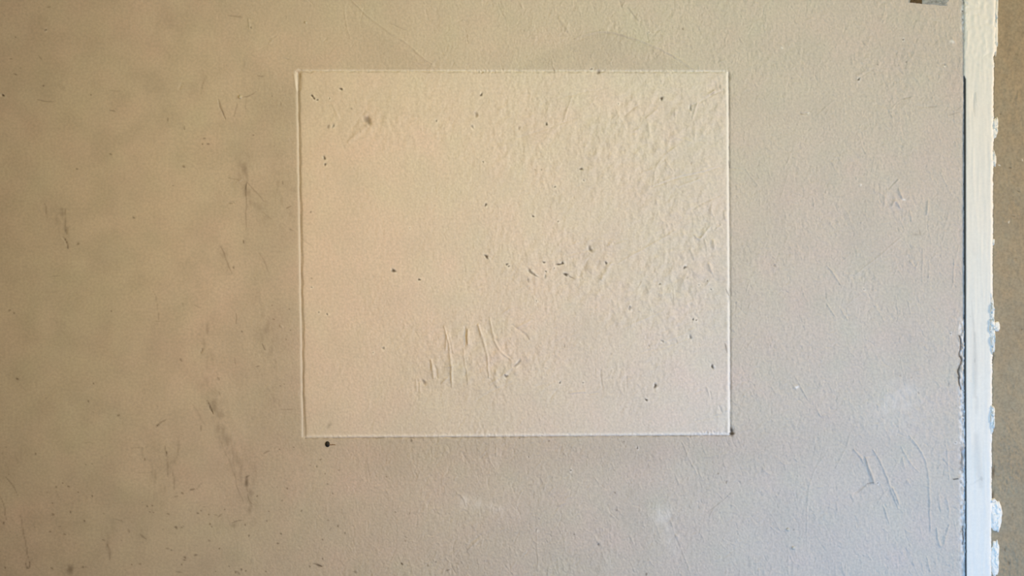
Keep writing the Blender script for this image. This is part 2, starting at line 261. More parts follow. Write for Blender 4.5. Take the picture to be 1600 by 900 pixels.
# ---- pits
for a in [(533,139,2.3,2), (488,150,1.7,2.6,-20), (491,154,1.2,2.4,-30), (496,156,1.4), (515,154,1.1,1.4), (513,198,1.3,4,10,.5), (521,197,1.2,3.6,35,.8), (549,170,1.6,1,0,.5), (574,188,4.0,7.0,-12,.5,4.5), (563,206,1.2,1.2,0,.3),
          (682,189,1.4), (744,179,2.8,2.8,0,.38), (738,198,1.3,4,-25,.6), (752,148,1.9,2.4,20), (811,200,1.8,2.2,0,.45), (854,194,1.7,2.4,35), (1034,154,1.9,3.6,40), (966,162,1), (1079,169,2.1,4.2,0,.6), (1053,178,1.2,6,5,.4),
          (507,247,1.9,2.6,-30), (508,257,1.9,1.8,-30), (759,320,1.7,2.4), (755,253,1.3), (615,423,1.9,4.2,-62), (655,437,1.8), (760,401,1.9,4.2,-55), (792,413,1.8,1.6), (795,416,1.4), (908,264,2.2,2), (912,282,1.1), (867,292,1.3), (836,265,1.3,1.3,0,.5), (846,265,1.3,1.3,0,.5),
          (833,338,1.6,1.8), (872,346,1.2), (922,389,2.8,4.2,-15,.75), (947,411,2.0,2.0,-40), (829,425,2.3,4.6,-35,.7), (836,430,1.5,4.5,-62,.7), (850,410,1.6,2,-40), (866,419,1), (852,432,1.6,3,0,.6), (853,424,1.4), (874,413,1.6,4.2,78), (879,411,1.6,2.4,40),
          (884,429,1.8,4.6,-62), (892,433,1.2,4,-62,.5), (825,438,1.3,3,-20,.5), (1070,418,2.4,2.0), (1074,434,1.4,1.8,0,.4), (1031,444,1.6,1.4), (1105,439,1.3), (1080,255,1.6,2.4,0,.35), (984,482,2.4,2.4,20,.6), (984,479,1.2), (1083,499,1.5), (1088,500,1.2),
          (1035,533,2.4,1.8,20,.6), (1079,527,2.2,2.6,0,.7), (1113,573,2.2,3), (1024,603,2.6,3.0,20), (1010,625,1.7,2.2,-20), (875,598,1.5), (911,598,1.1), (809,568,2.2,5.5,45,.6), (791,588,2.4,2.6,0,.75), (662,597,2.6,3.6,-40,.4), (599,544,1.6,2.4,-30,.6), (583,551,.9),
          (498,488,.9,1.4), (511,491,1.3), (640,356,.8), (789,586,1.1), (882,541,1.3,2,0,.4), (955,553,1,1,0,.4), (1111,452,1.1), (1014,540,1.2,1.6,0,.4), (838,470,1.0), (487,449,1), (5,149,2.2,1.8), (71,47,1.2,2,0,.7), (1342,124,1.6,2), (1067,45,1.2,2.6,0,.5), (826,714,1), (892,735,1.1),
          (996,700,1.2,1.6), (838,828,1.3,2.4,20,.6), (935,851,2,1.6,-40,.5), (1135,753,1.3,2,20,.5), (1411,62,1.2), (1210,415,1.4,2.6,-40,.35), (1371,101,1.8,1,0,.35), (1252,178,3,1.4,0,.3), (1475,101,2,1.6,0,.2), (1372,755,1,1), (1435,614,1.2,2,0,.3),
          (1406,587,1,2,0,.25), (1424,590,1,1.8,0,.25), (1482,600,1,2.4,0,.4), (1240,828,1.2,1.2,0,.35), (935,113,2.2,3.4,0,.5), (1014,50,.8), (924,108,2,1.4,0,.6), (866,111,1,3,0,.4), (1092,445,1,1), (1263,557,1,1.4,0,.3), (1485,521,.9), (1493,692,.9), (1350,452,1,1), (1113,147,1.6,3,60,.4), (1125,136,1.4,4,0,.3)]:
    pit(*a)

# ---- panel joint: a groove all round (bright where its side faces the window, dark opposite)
wobL = 0.35*np.sin(GY*0.045) + 0.5*bandnoise(30, 30, 20); wobT = 0.7*bandnoise(9, 9, 21)
def prof(sd, wd, dp): return -dp*np.exp(-(np.abs(sd)/wd)**2.2)
G = np.zeros_like(H)
along = (GX > 462) & (GX < 1144) & (GY > 105) & (GY < 690)
G += prof(sdL + wobL, 2.6, 1.8) * ((GY > 112) & (GY < 684))
G += prof(sdR + 0.3*wobT, 1.9, 1.9) * ((GY > 112) & (GY < 682))
G += prof(sdT + 0.6*wobT, 1.7, 1.15*np.clip(0.75 + 0.35*bandnoise(14, 14, 22), 0.2, 1.5)) * ((GX > 466) & (GX < 1138))
G += prof(sdB + 0.35*wobT, 1.5, 1.3) * ((GX > 474) & (GX < 1143))
H += G
gy_in = (GY > 114) & (GY < 683)
D += .34*np.exp(-((sdR + 1.3 + .25*wobT)/.75)**2)*gy_in*np.clip(.8 + .3*bandnoise(9, 20, 26), .2, 1.3)  # from here the groove's shaded side is painted dark, edge by edge
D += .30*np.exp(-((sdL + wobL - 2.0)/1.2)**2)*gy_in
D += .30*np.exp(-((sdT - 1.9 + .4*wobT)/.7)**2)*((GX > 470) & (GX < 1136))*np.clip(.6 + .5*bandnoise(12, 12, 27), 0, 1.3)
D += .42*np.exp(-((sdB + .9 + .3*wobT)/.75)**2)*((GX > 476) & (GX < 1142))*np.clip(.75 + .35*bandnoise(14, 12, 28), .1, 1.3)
# finger-shaped end of the joint, its lit edge painted pale; crumbly spots along it
stroke(H, [(465.5, 113), (466.5, 122), (467.5, 140)], 4.2, -2.2); spot(H, 465.5, 114.5, 6.5, 6, 0, -1.6, irr=.1, hard=4); stroke(P, [(461, 112), (461.5, 122), (464, 142)], 1.5, .6); stroke(P, [(461, 112), (465, 108), (470, 109)], 1.2, .5); bump(463, 110, 4, .8); stroke(H, [(459, 116), (461, 130), (464, 145)], 1.4, .8)
stroke(H, [(474, 110), (480, 115), (490, 112)], 1.2, -.8); stroke(H, [(471, 108), (478, 112)], 1.3, .8)
crumb = bandnoise(5, 6, 30)
cm = (blob(757, 113, 26, 4, 0, 4) + blob(1060, 112, 60, 2.5, 0, 4)*.7 + blob(930, 110, 60, 2.2, 0, 4)*.5 + blob(1112, 676, 22, 4.5, 0, 4) + blob(1137, 116, 4, 12, 0, 4)
      + .6*blob(1134, 548, 4, 14) + .6*blob(1133, 335, 4, 14) + .5*blob(1136, 465, 4, 25) + .35*(np.abs(sdB - 2.5) < 2.5)*((GX > 478) & (GX < 1138)) + .3*(np.abs(sdT) < 2.5)*((GX > 470) & (GX < 1134)))
H += crumb*0.55*cm
bump(1135, 640, 3, .8); bump(1143, 653, 3, .8); stroke(H, [(1136, 560), (1136, 676)], 2.2, .6); spot(H, 1137, 672, 5, 10, 0, .9, hard=3)
spot(H, 1143, 675, 2.6, 5.5, 0, -3.5, hard=3); spot(D, 1143.6, 673.5, 2.4, 6.5, 0, .85, 'max', hard=3); spot(D, 1143.6, 677.6, 4.6, 2.6, 0, .9, 'max', irr=.05, hard=4)
spot(D, 1139.5, 119, 1.6, 6, 0, .55, 'max'); spot(H, 1140, 120, 2, 7, 0, -1.6)
stroke(D, [(1139.6, 125), (1140, 170)], .9, .3); stroke(D, [(1140.4, 640), (1141.5, 672)], .8, .6); stroke(D, [(1133, 537), (1136, 551)], 1.2, .6); stroke(D, [(1134, 452), (1139, 462)], .9, .5); stroke(D, [(1138.5, 445), (1139.5, 475)], .7, .4)
stroke(D, [(1138.6, 250), (1140, 262)], .6, .6)
# panel face standing a little proud along its bottom and right edges
H += np.where(inside, 0.35*sm(0, 3, SD), 0)

# ---- grime (own shapes)
def grime(x, y, rx, ry, rot, a, seed=0): spot(D, x, y, rx, ry, rot, a, 'add', irr=.3, hard=2, seed=seed)
Dn = 0.5 + 0.5*np.clip(bandnoise(9, 26, 41)*.6 + lownoise(14, 42)*.7, -1, 1.6)
G2 = np.zeros_like(D)
for x, y, rx, ry, rot, a in [(382, 270, 7, 34, -5, .20), (398, 315, 12, 30, -25, .12), (384, 350, 4, 60, 0, .10), (348, 170, 6, 24, -4, .14), (350, 400, 8, 30, -12, .15), (412, 510, 10, 60, -8, .14), (436, 290, 5, 60, 0, .13),
                             (322, 520, 7, 22, 8, .20), (328, 560, 10, 40, -8, .16), (335, 640, 12, 50, -14, .16), (360, 700, 16, 60, -20, .13), (388, 770, 9, 30, -8, .26), (395, 740, 14, 20, 0, .10), (270, 730, 6, 55, -3, .14), (240, 745, 12, 34, 0, .10), (252, 780, 10, 30, 0, .08),
                             (425, 560, 8, 30, 0, .10), (433, 615, 6, 20, 0, .12), (320, 115, 6, 12, 0, .10), (382, 110, 4, 14, 0, .14), (373, 25, 14, 6, 0, .10), (88, 335, 9, 20, -12, .14), (98, 345, 4, 24, 0, .16), (455, 295, 8, 9, 0, .14), (456, 330, 4, 22, 0, .10),
                             (476, 697, 12, 9, 0, .13), (175, 818, 8, 12, 0, .14), (170, 855, 4, 18, 0, .18), (110, 888, 7, 7, 0, .45), (290, 862, 20, 20, 0, .05), (366, 822, 5, 5, 0, .22), (515, 664, 5, 3.6, -20, .34), (1173, 70, 5, 6, 30, .22), (1434, 367, 6, 4, 20, .22), (870, 65, 60, 3, -20, .0),
                             (700, 510, 8, 6, 0, .12), (716, 507, 5, 5, 0, .12), (630, 260, 8, 10, 0, .06), (255, 200, 40, 80, 0, .03), (275, 40, 14, 10, 0, .08), (170, 28, 8, 8, 0, .12), (330, 70, 20, 20, 0, .06), (95, 135, 8, 5, 20, .12), (110, 825, 60, 40, 0, .05), (985, 782, 5, 12, 0, .12), (1012, 788, 6, 6, 0, .10),
                             (1085, 895, 0.1, 0.1, 0, 0), (935, 895, 10, 14, 0, .15), (560, 800, 30, 20, 0, .05), (880, 790, 0.1, 0.1, 0, 0), (1115, 800, 6, 10, 0, .08), (500, 790, 40, 60, 0, .04)]:
    if rx > 1: spot(G2, x, y, rx, ry, rot, a, 'add', irr=.3, hard=2)
D += G2*1.0*Dn
# slanting smear from (300,560) down to (395,800)
for off, a in [(0, .12), (10, .10), (26, .08)]:
    stroke(D, [(322 + off*.4, 590), (345 + off, 680), (375 + off, 755), (392 + off*.4, 790)], 6, a*.35)
# grimy wall round the panel: darker to the left of it and below it
around = np.where(inside, 0, 1.0)
gl = sm(500, 430, GX)*.0 + .13*np.exp(-((GX - 430)/70)**2)*sm(60, 160, GY)*sm(900, 640, GY) + .09*np.exp(-((GY - 700)/45)**2)*sm(440, 600, GX)*sm(1500, 1000, GX)
D += gl*around
# arched stain above the panel
arch = (np.interp(GX, [800, 850, 900, 945, 985, 1020, 1060, 1090], [112, 84, 62, 50, 60, 76, 96, 112]))
D += .075*sm(arch - 1.5, arch + 1.5, GY)*(sdT < 0)*((GX > 800) & (GX < 1090)) * (0.8 + .2*np.clip(lownoise(20, 55), -1, 1))
stroke(D, [(895, 62), (925, 52), (950, 50), (985, 60), (1010, 70), (1045, 86)], 2.2, .10)
arch2 = np.interp(GX, [540, 560, 600, 640, 665, 690], [10, 30, 55, 80, 98, 111])
D += .07*sm(arch2 - 1, arch2 + 3, GY)*(sdT < 0)*((GX > 540) & (GX < 690))*sm(500, 600, GX)
# small dark marks: lines
for pts, wd, a in [([(103, 325), (102, 345), (103, 370)], 1.1, .45), ([(104, 355), (103, 366)], .9, .8), ([(101, 370), (104, 378), (106, 388)], .9, .8), ([(69, 316), (72, 328), (74, 342)], 1, .4), ([(67, 305), (68, 318)], .8, .2),
   ([(384, 283), (385, 302), (384, 360)], 1, .35), ([(385, 285), (384, 296)], 1.1, .6), ([(386, 284), (400, 300), (412, 315)], 1.2, .25), ([(355, 277), (372, 281)], .8, .35), ([(357, 318), (364, 318)], .9, .5), ([(345, 385), (352, 400), (362, 428)], 1.3, .35), ([(380, 375), (381, 380)], 1, .8),
   ([(341, 155), (345, 170), (352, 187)], 1.2, .4), ([(316, 138), (323, 115)], 1, .25), ([(356, 24), (370, 25), (378, 27)], 1.4, .3), ([(370, 160), (369, 172), (366, 182)], .9, .4), ([(384, 150), (384, 178)], .8, .25), ([(378, 152), (388, 150), (400, 143)], .9, .4), ([(318, 44), (320, 52)], 1.2, .2),
   ([(57, 156), (70, 158), (85, 159)], .8, .5), ([(58, 86), (66, 94)], .9, .4), ([(31, 104), (33, 108)], .8, .4), ([(22, 115), (27, 117)], 1.1, .6), ([(171, 173), (180, 174)], 1, .6), ([(263, 184), (262, 190)], .9, .5), ([(287, 194), (287, 202)], 1.1, .6), ([(72, 11), (79, 10)], 1.1, .5), ([(165, 142), (190, 142)], .7, .25),
   ([(238, 452), (246, 470), (248, 500)], .8, .35), ([(244, 502), (250, 502)], .8, .3), ([(302, 475), (314, 482)], .8, .3), ([(369, 490), (369, 506)], .8, .5), ([(287, 472), (287, 478)], 1.1, .4), ([(316, 545), (313, 554)], 1.1, .5), ([(367, 558), (368, 570)], .9, .4), ([(244, 667), (250, 660), (259, 656)], 1.1, .6), ([(244, 665), (247, 664)], 1.8, .55),
   ([(281, 560), (283, 564)], 1.7, .55), ([(326, 630), (329, 638), (333, 647)], 1.3, .75), ([(324, 626), (327, 632)], 1, .4), ([(312, 662), (314, 673)], 1, .6), ([(298, 629), (310, 645), (320, 664)], 1.5, .2), ([(340, 590), (343, 594)], 2, .4), ([(342, 612), (344, 617)], 1, .4),
   ([(258, 697), (260, 710), (262, 735), (262, 745)], 1, .45), ([(259, 705), (260, 709)], 1.1, .7), ([(280, 680), (277, 715)], 1.5, .25), ([(270, 735), (272, 765)], 1.3, .3), ([(242, 735), (244, 755)], 1.5, .25), ([(222, 700), (222, 716)], 1.8, .2), ([(204, 700), (224, 700)], .8, .25), ([(218, 739), (236, 738)], .8, .25), ([(256, 755), (260, 775)], 1, .2),
   ([(308, 764), (315, 754)], 1.3, .3), ([(385, 745), (386, 758), (387, 768)], 2.2, .3), ([(384, 746), (391, 743)], 1.0, .45), ([(386, 772), (391, 786), (398, 788)], .8, .35), ([(366, 740), (372, 765), (380, 785)], 1.4, .22), ([(361, 688), (366, 730)], 1.6, .12), ([(345, 690), (358, 720), (368, 745)], 1.4, .15),
   ([(10, 745), (20, 758), (28, 775)], 1, .45), ([(0, 776), (7, 790), (10, 812)], 1.1, .45), ([(23, 705), (30, 730)], .9, .2), ([(32, 805), (36, 830), (42, 862), (46, 880)], 1.1, .4), ([(40, 880), (42, 889), (46, 888), (47, 876)], 1.3, .65), ([(88, 767), (94, 782)], 1, .2), ([(50, 815), (58, 835)], .9, .12),
   ([(159, 843), (163, 844)], 1, .6), ([(200, 827), (202, 832)], 1.2, .55), ([(180, 810), (194, 816)], .8, .3), ([(219, 834), (224, 838), (229, 842)], 1.7, .45), ([(168, 850), (171, 860), (172, 876)], 1.6, .4), ([(272, 776), (278, 775)], 1, .5), ([(298, 765), (304, 764)], 1.5, .75), ([(297, 768), (298, 764)], 1, .4), ([(284, 770), (286, 772)], 1.7, .75),
   ([(362, 817), (370, 814), (381, 813)], .9, .5), ([(334, 804), (340, 806)], .9, .4), ([(340, 808), (347, 803)], 1, .5), ([(284, 824), (287, 820)], .9, .5), ([(281, 826), (284, 824)], 1.1, .4), ([(130, 692), (142, 690), (144, 695)], .9, .3), ([(134, 725), (136, 728)], .9, .5),
   ([(4, 710), (5, 704)], .8, .3), ([(260, 857), (264, 857)], 2, .5), ([(267, 859), (269, 860)], 1.8, .6), ([(275, 893), (284, 894)], 2, .35), ([(369, 893), (374, 898)], 1.8, .45), ([(392, 882), (392, 870)], .8, .2), ([(80, 457), (96, 455)], .8, .12), ([(78, 433), (95, 431)], .8, .25),
   ([(412, 709), (417, 706), (422, 705)], 1.0, .5), ([(489, 881), (496, 881), (503, 885)], 1.3, .6), ([(495, 882), (503, 885)], 2.0, .55), ([(627, 880), (630, 882)], 1.4, .65), ([(627, 878), (629, 883)], 1.1, .6), ([(669, 882), (669, 885)], 1.6, .6), ([(696, 892), (702, 890)], 1.3, .65), ([(552, 893), (557, 895)], 2.2, .5), ([(631, 838), (636, 840)], 1, .45),
   ([(633, 844), (634, 846)], 1.8, .5), ([(528, 735), (532, 735)], .9, .5), ([(572, 718), (576, 730), (578, 742)], .9, .3), ([(512, 813), (515, 814)], 1.3, .45), ([(515, 828), (518, 824)], .9, .4), ([(460, 833), (461, 840)], .8, .2), ([(713, 880), (718, 882)], 1.5, .3), ([(447, 325), (454, 322)], 1, .5), ([(441, 283), (442, 288)], 1.2, .45), ([(411, 337), (424, 343)], .9, .15),
   ([(405, 395), (414, 410), (421, 428)], 1.2, .22), ([(410, 330), (425, 343)], 1.1, .2), ([(452, 358), (458, 361)], .9, .4), ([(470, 372), (482, 380), (490, 388)], .9, .2), ([(410, 537), (412, 544), (414, 547)], 1.1, .6), ([(400, 574), (405, 572)], 1.1, .5), ([(425, 498), (429, 499)], 1, .4), ([(438, 640), (462, 640)], .8, .3), ([(438, 166), (439, 160)], .8, .4), ([(446, 24), (447, 30)], 1, .3),
   ([(402, 118), (411, 119)], 1.4, .3), ([(1107, 800), (1125, 785), (1141, 771)], .8, .35), ([(825, 757), (833, 758)], .9, .35), ([(838, 769), (840, 768)], .8, .3), ([(1354, 757), (1366, 754)], 1.2, .5), ([(1340, 770), (1355, 758)], .8, .35), ([(1450, 167), (1462, 167)], 1, .35), ([(1403, 160), (1409, 154), (1424, 151)], .8, .35), ([(1335, 118), (1366, 107)], .7, .15),
   ([(1482, 180), (1500, 176)], 1.2, .35), ([(1495, 172), (1504, 165)], .9, .3), ([(1476, 30), (1496, 27)], .7, .25), ([(700, 720), (712, 712)], 1, .1), ([(1436, 356), (1438, 368)], 1, .35), ([(672, 103), (660, 94)], 1.5, .12), ([(505, 88), (500, 84)], .7, .2), ([(776, 6), (792, 36)], .7, .25), ([(606, 36), (634, 47)], .7, .2), ([(727, 50), (731, 68)], .7, .3), ([(973, 0), (972, 14)], .7, .3)]:
    stroke(D, pts, wd, a*.8, 'add', wob=.5)
# small dark marks: dots
for s in ("17,92,1 24,58,.8 97,116,.8 68,134,1.4 15,485,1.4 22,489,1.2 27,592,1.8 142,148,1 185,649,1.5 138,627,1.2 146,599,1 174,486,1 209,340,1.5 122,381,1.7 270,290,1 287,260,1.6 173,241,1.4 120,264,1.2 378,518,1.2 305,566,1 319,216,1.2 325,225,1.5 316,225,1 365,418,1.6 396,211,1.2 392,43,1.2 "
          "226,719,1.1 144,725,.8 56,709,1.2 226,717,1 88,761,1.2 107,760,1.3 98,755,.8 144,775,1.3 122,769,1 110,800,1.4 83,804,1.6 82,786,.8 132,814,1.2 93,823,1 78,831,1.4 101,835,1.3 131,813,.8 8,887,1.3 6,817,1.6 81,888,1.5 130,886,1.5 219,881,1.4 230,791,1 238,790,.8 240,801,.8 234,800,.8 263,803,1.3 309,802,1.4 314,798,1 326,804,1.1 319,792,.8 351,796,.9 "
          "275,824,2 255,827,1 249,823,.7 328,819,1.5 331,823,1 383,820,1.3 389,837,1.4 327,845,1.3 343,857,1.2 289,871,1.9 288,875,1.5 306,867,1.6 305,868,1.2 295,855,.8 284,882,1 206,882,1 377,890,1.6 384,892,1.2 358,885,1 337,893,.8 368,894,1.5 "
          "501,718,1.3 495,729,1.3 485,727,1 437,702,1.1 459,699,1.1 508,740,1 512,756,1 449,763,1.3 433,761,.8 520,771,1.1 441,782,1 471,798,1.3 420,799,1 417,814,1.2 528,822,1.5 539,833,1.3 439,834,1.5 434,849,1.5 504,843,1.2 504,873,1.2 484,885,1.2 415,893,1.1 402,775,1.4 643,688,2 604,745,1.1 618,800,1 640,802,1 458,737,.8 812,685,1 858,689,1.3 1079,682,1.4 "
          "681,878,1.2 961,770,1.2 964,797,1 897,835,1 1122,740,1.1 1010,897,1.8 975,690,1 425,150,.8 438,603,1.2 444,600,1 454,516,1 447,530,1 425,477,1 452,483,1 486,331,1 487,435,1.1 485,332,.9 1416,97,1").split():
    x, y, r = map(float, s.split(',')); spot(D, x, y, r*1.15, r*1.15, 0, .62, 'max', irr=.2, hard=3)
for k in range(150):           # sparse fly-specks towards the lower left
    x = abs(random.gauss(0, 220)); y = 900 - abs(random.gauss(0, 130)); spot(D, x, y, .8, .8, 0, random.uniform(.15, .4), 'max')
D += .035*np.clip(lownoise(40, 61), -1, 1.5)*sm(600, 300, GX) + .02
D = np.clip(D, 0, .95)

# ---- pale scuffs
Pn = np.clip(.55 + .45*bandnoise(14, 20, 70) + .3*lownoise(18, 71), 0, 1.3)
for x, y, rx, ry, rot, a in [(735, 785, 18, 13, 0, 1.1), (770, 792, 16, 5, 10, .8), (800, 800, 40, 12, 10, .25), (1035, 805, 16, 13, -30, .9), (1048, 840, 9, 28, -15, .7), (1400, 620, 30, 26, 0, .5), (1425, 610, 16, 14, 30, .3), (1400, 650, 60, 35, 0, .3), (1395, 310, 16, 30, 0, .35), (1330, 480, 30, 60, 0, .25),
                             (775, 712, 8, 20, 0, .4), (950, 890, 8, 20, 0, .3), (1075, 735, 30, 20, 0, .2), (1180, 850, 40, 30, 0, .15), (930, 845, 6, 8, 0, .5), (1135, 650, 10, 30, 0, .3), (1130, 665, 20, 10, 0, .3)]:
    P += .33*a*blob(x, y, rx, ry, rot, 3)*(.4 + .6*Pn)
for s in ("375,152,1.6 477,35,2 1231,828,2 1240,856,2.2 1245,605,2.6 1487,65,3 1476,104,1.6 1412,312,2 1345,289,1.6 1263,177,1.6 1222,75,1.6").split():
    x, y, r = map(float, s.split(',')); spot(P, x, y, r, r, 0, .9, 'max')  # highlights painted pale on raised bumps and nail heads
# pale lips along the joint, painting in the groove's lit side
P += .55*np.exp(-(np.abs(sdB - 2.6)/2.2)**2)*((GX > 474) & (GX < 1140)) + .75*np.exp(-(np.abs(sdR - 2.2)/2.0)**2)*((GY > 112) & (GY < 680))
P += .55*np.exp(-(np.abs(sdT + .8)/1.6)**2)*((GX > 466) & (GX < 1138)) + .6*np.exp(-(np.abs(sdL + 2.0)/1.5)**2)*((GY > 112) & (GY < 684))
P = np.clip(P, 0, 1)

# ---- tint of the old distemper (weathered patches)
for x, y, rx, ry, a in [(560, 430, 130, 190, .9), (300, 480, 110, 160, .5), (620, 230, 120, 50, .4), (30, 110, 60, 90, .6), (180, 300, 60, 60, .2), (360, 740, 90, 70, .6), (540, 740, 120, 50, .7), (230, 20, 90, 60, .5), (490, 80, 90, 40, .5), (1240, 330, 80, 90, .4), (1330, 40, 70, 40, .5), (1420, 250, 80, 20, .5), (1090, 600, 160, 50, .3), (860, 500, 70, 100, .3),
                        (100, 560, 110, 200, -.7), (90, 120, 80, 80, -.6), (200, 430, 70, 90, -.4), (470, 780, 60, 60, -.6), (300, 850, 140, 60, -.6), (650, 290, 70, 60, -.4), (720, 620, 100, 60, -.4), (1000, 90, 100, 30, -.3), (1330, 200, 100, 60, -.2), (60, 820, 80, 70, .3)]:
    T += a*blob(x, y, rx, ry, 0, 2.4)
T += .22*lownoise(45, 80)
T = np.clip(T*.5 + .5, 0, 1)

# ------------------------------------------------------------------ mesh helpers
def lat(A, px, py):
    x = np.clip(px + M, 0, NX - 1.001); y = np.clip(py + M, 0, NY - 1.001)
    i = x.astype(int); j = y.astype(int); fx = x - i; fy = y - j
    return (A[j, i]*(1-fx)*(1-fy) + A[j, i+1]*fx*(1-fy) + A[j+1, i]*(1-fx)*fy + A[j+1, i+1]*fx*fy)
def in_lat(px, py, pad=20): return ((px > -pad) & (px < 1600 + pad) & (py > -pad) & (py < 900 + pad))
def finish(o, parent=None):
    COL.objects.link(o)
    if parent is not None: o.parent = parent
    return o
def grid_object(name, X, Y, Z, mat, masks=None, keep=None, smooth=True, parent=None):
    """X,Y,Z are (rows, cols); rows go DOWN the wall; front faces look to -y"""
    r, c = X.shape
    co = np.stack([X, Y, Z], -1).reshape(-1, 3).astype(np.float32)
    a = (np.arange(r-1)[:, None]*c + np.arange(c-1)[None, :])
    f = np.stack([a, a + c, a + c + 1, a + 1], -1).reshape(-1, 4)
    if keep is not None: f = f[keep.reshape(-1)]
    used = np.zeros(len(co), bool); used[f.reshape(-1)] = True
    remap = np.cumsum(used) - 1
    co = co[used]; f = remap[f].astype(np.int32)
    me = bpy.data.meshes.new(name)
    me.vertices.add(len(co)); me.vertices.foreach_set('co', co.reshape(-1))
    me.loops.add(f.size); me.loops.foreach_set('vertex_index', f.reshape(-1))
    me.polygons.add(len(f)); me.polygons.foreach_set('loop_start', np.arange(0, f.size, 4, dtype=np.int32))
    me.update(calc_edges=True)
    me.polygons.foreach_set('use_smooth', np.full(len(f), smooth, dtype=bool))
    if masks is not None:
        at = me.attributes.new('masks', 'FLOAT_COLOR', 'POINT')
        at.data.foreach_set('color', masks.reshape(-1, 4)[used].astype(np.float32).reshape(-1))
    me.materials.append(mat); me.update()
    return finish(bpy.data.objects.new(name, me), parent)
def simple_object(name, verts, faces, mat, smooth=True, parent=None):
    me = bpy.data.meshes.new(name); me.from_pydata(verts, [], faces); me.update()
    me.polygons.foreach_set('use_smooth', [smooth]*len(me.polygons)); me.materials.append(mat)
    return finish(bpy.data.objects.new(name, me), parent)
def box(name, x0, x1, y0, y1, z0, z1, mat):
    v = [(x, y, z) for x in (x0, x1) for y in (y0, y1) for z in (z0, z1)]
    f = [(0, 1, 3, 2), (4, 6, 7, 5), (0, 4, 5, 1), (2, 3, 7, 6), (0, 2, 6, 4), (1, 5, 7, 3)]
    return simple_object(name, v, f, mat, smooth=False)
def structure(o): o['kind'] = 'structure'; return o
def thing(o, label, cat, group=None):
    o['label'] = label; o['category'] = cat
    if group: o['group'] = group
    return o

# ------------------------------------------------------------------ materials
def paint(name, base, pale, dark, pink, olive, rough=.85, mott=.06, bump_s=.25, nscale=260):
    m = bpy.data.materials.new(name); m.use_nodes = True; nt = m.node_tree; N = nt.nodes; L = nt.links
    b = N['Principled BSDF']; b.inputs['Roughness'].default_value = rough
    b.inputs['Specular IOR Level'].default_value = .25
    geo = N.new('ShaderNodeTexCoord')
    at = N.new('ShaderNodeAttribute'); at.attribute_name = 'masks'
    sep = N.new('ShaderNodeSeparateColor'); L.new(at.outputs['Color'], sep.inputs[0])
    def mix(a, bb, fac):
        n = N.new('ShaderNodeMix'); n.data_type = 'RGBA'
        for sck, v in ((n.inputs['A'], a), (n.inputs['B'], bb)):
            if isinstance(v, tuple): sck.default_value = (*v, 1)
            else: L.new(v, sck)
        if isinstance(fac, float): n.inputs['Factor'].default_value = fac
        else: L.new(fac, n.inputs['Factor'])
        return n.outputs['Result']
    def maprange(sck, a, b2, c, d):
        n = N.new('ShaderNodeMapRange'); n.inputs[1].default_value = a; n.inputs[2].default_value = b2; n.inputs[3].default_value = c; n.inputs[4].default_value = d
        L.new(sck, n.inputs[0]); return n.outputs[0]
    tint = mix(olive, pink, sep.outputs[2])
    n1 = N.new('ShaderNodeTexNoise'); n1.inputs['Scale'].default_value = 9; n1.inputs['Detail'].default_value = 5; L.new(geo.outputs['Object'], n1.inputs['Vector'])
    n2 = N.new('ShaderNodeTexNoise'); n2.inputs['Scale'].default_value = 90; n2.inputs['Detail'].default_value = 4; L.new(geo.outputs['Object'], n2.inputs['Vector'])
    col = mix(tint, base, .5)
    col = mix(col, tuple(v*(1 - mott*2.2) for v in base), maprange(n1.outputs[0], .45, .75, 0, .5))
    col = mix(col, tuple(v*(1 - mott*3) for v in base), maprange(n2.outputs[0], .5, .8, 0, .35))
    n4 = N.new('ShaderNodeTexNoise'); n4.inputs['Scale'].default_value = 170; n4.inputs['Detail'].default_value = 4; L.new(geo.outputs['Object'], n4.inputs['Vector'])
    col = mix(col, tuple(v*(1 - mott*5) for v in base), maprange(n4.outputs[0], .35, .75, 0, .55))
    col = mix(col, pale, sep.outputs[1])
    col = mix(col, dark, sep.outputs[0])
    L.new(col, b.inputs['Base Color'])
    n3 = N.new('ShaderNodeTexNoise'); n3.inputs['Scale'].default_value = nscale; n3.inputs['Detail'].default_value = 3; L.new(geo.outputs['Object'], n3.inputs['Vector'])
    bp = N.new('ShaderNodeBump'); bp.inputs['Strength'].default_value = bump_s; bp.inputs['Distance'].default_value = .0006
    L.new(n3.outputs[0], bp.inputs['Height']); L.new(bp.outputs[0], b.inputs['Normal'])
    return m
DARK = (.075, .052, .032)
M_wall = paint('aged_cream_paint', (.535, .49, .435), (.72, .70, .67), DARK, (.605, .475, .425), (.495, .50, .39))
M_panel = paint('patched_plaster', (.62, .57, .515), (.80, .78, .74), DARK, (.70, .555, .505), (.57, .58, .47))
M_board = paint('white_gloss_paint', (.70, .69, .63), (.74, .73, .69), (.035, .035, .035), (.725, .69, .61), (.69, .695, .64), rough=.5, mott=.02, bump_s=.15)
M_brown = paint('brown_undercoat', (.335, .275, .185), (.70, .68, .60), (.10, .07, .04), (.36, .265, .15), (.325, .28, .185), mott=.10, bump_s=.5, nscale=160)
M_filler = paint('white_filler', (.80, .77, .69), (.82, .80, .74), DARK, (.81, .77, .68), (.79, .77, .69), mott=.05, bump_s=.8, nscale=220)
M_core = paint('dark_backing', (.05, .035, .025), (.1, .1, .1), DARK, (.05, .035, .025), (.05, .035, .025))
M_floor = paint('worn_floor', (.30, .24, .17), (.4, .4, .4), DARK, (.30, .24, .17), (.28, .23, .16), mott=.2)
M_nail = paint('black_iron', (.012, .012, .014), (.1, .1, .1), (.01, .01, .01), (.012, .012, .014), (.012, .012, .014), rough=.5, mott=0)
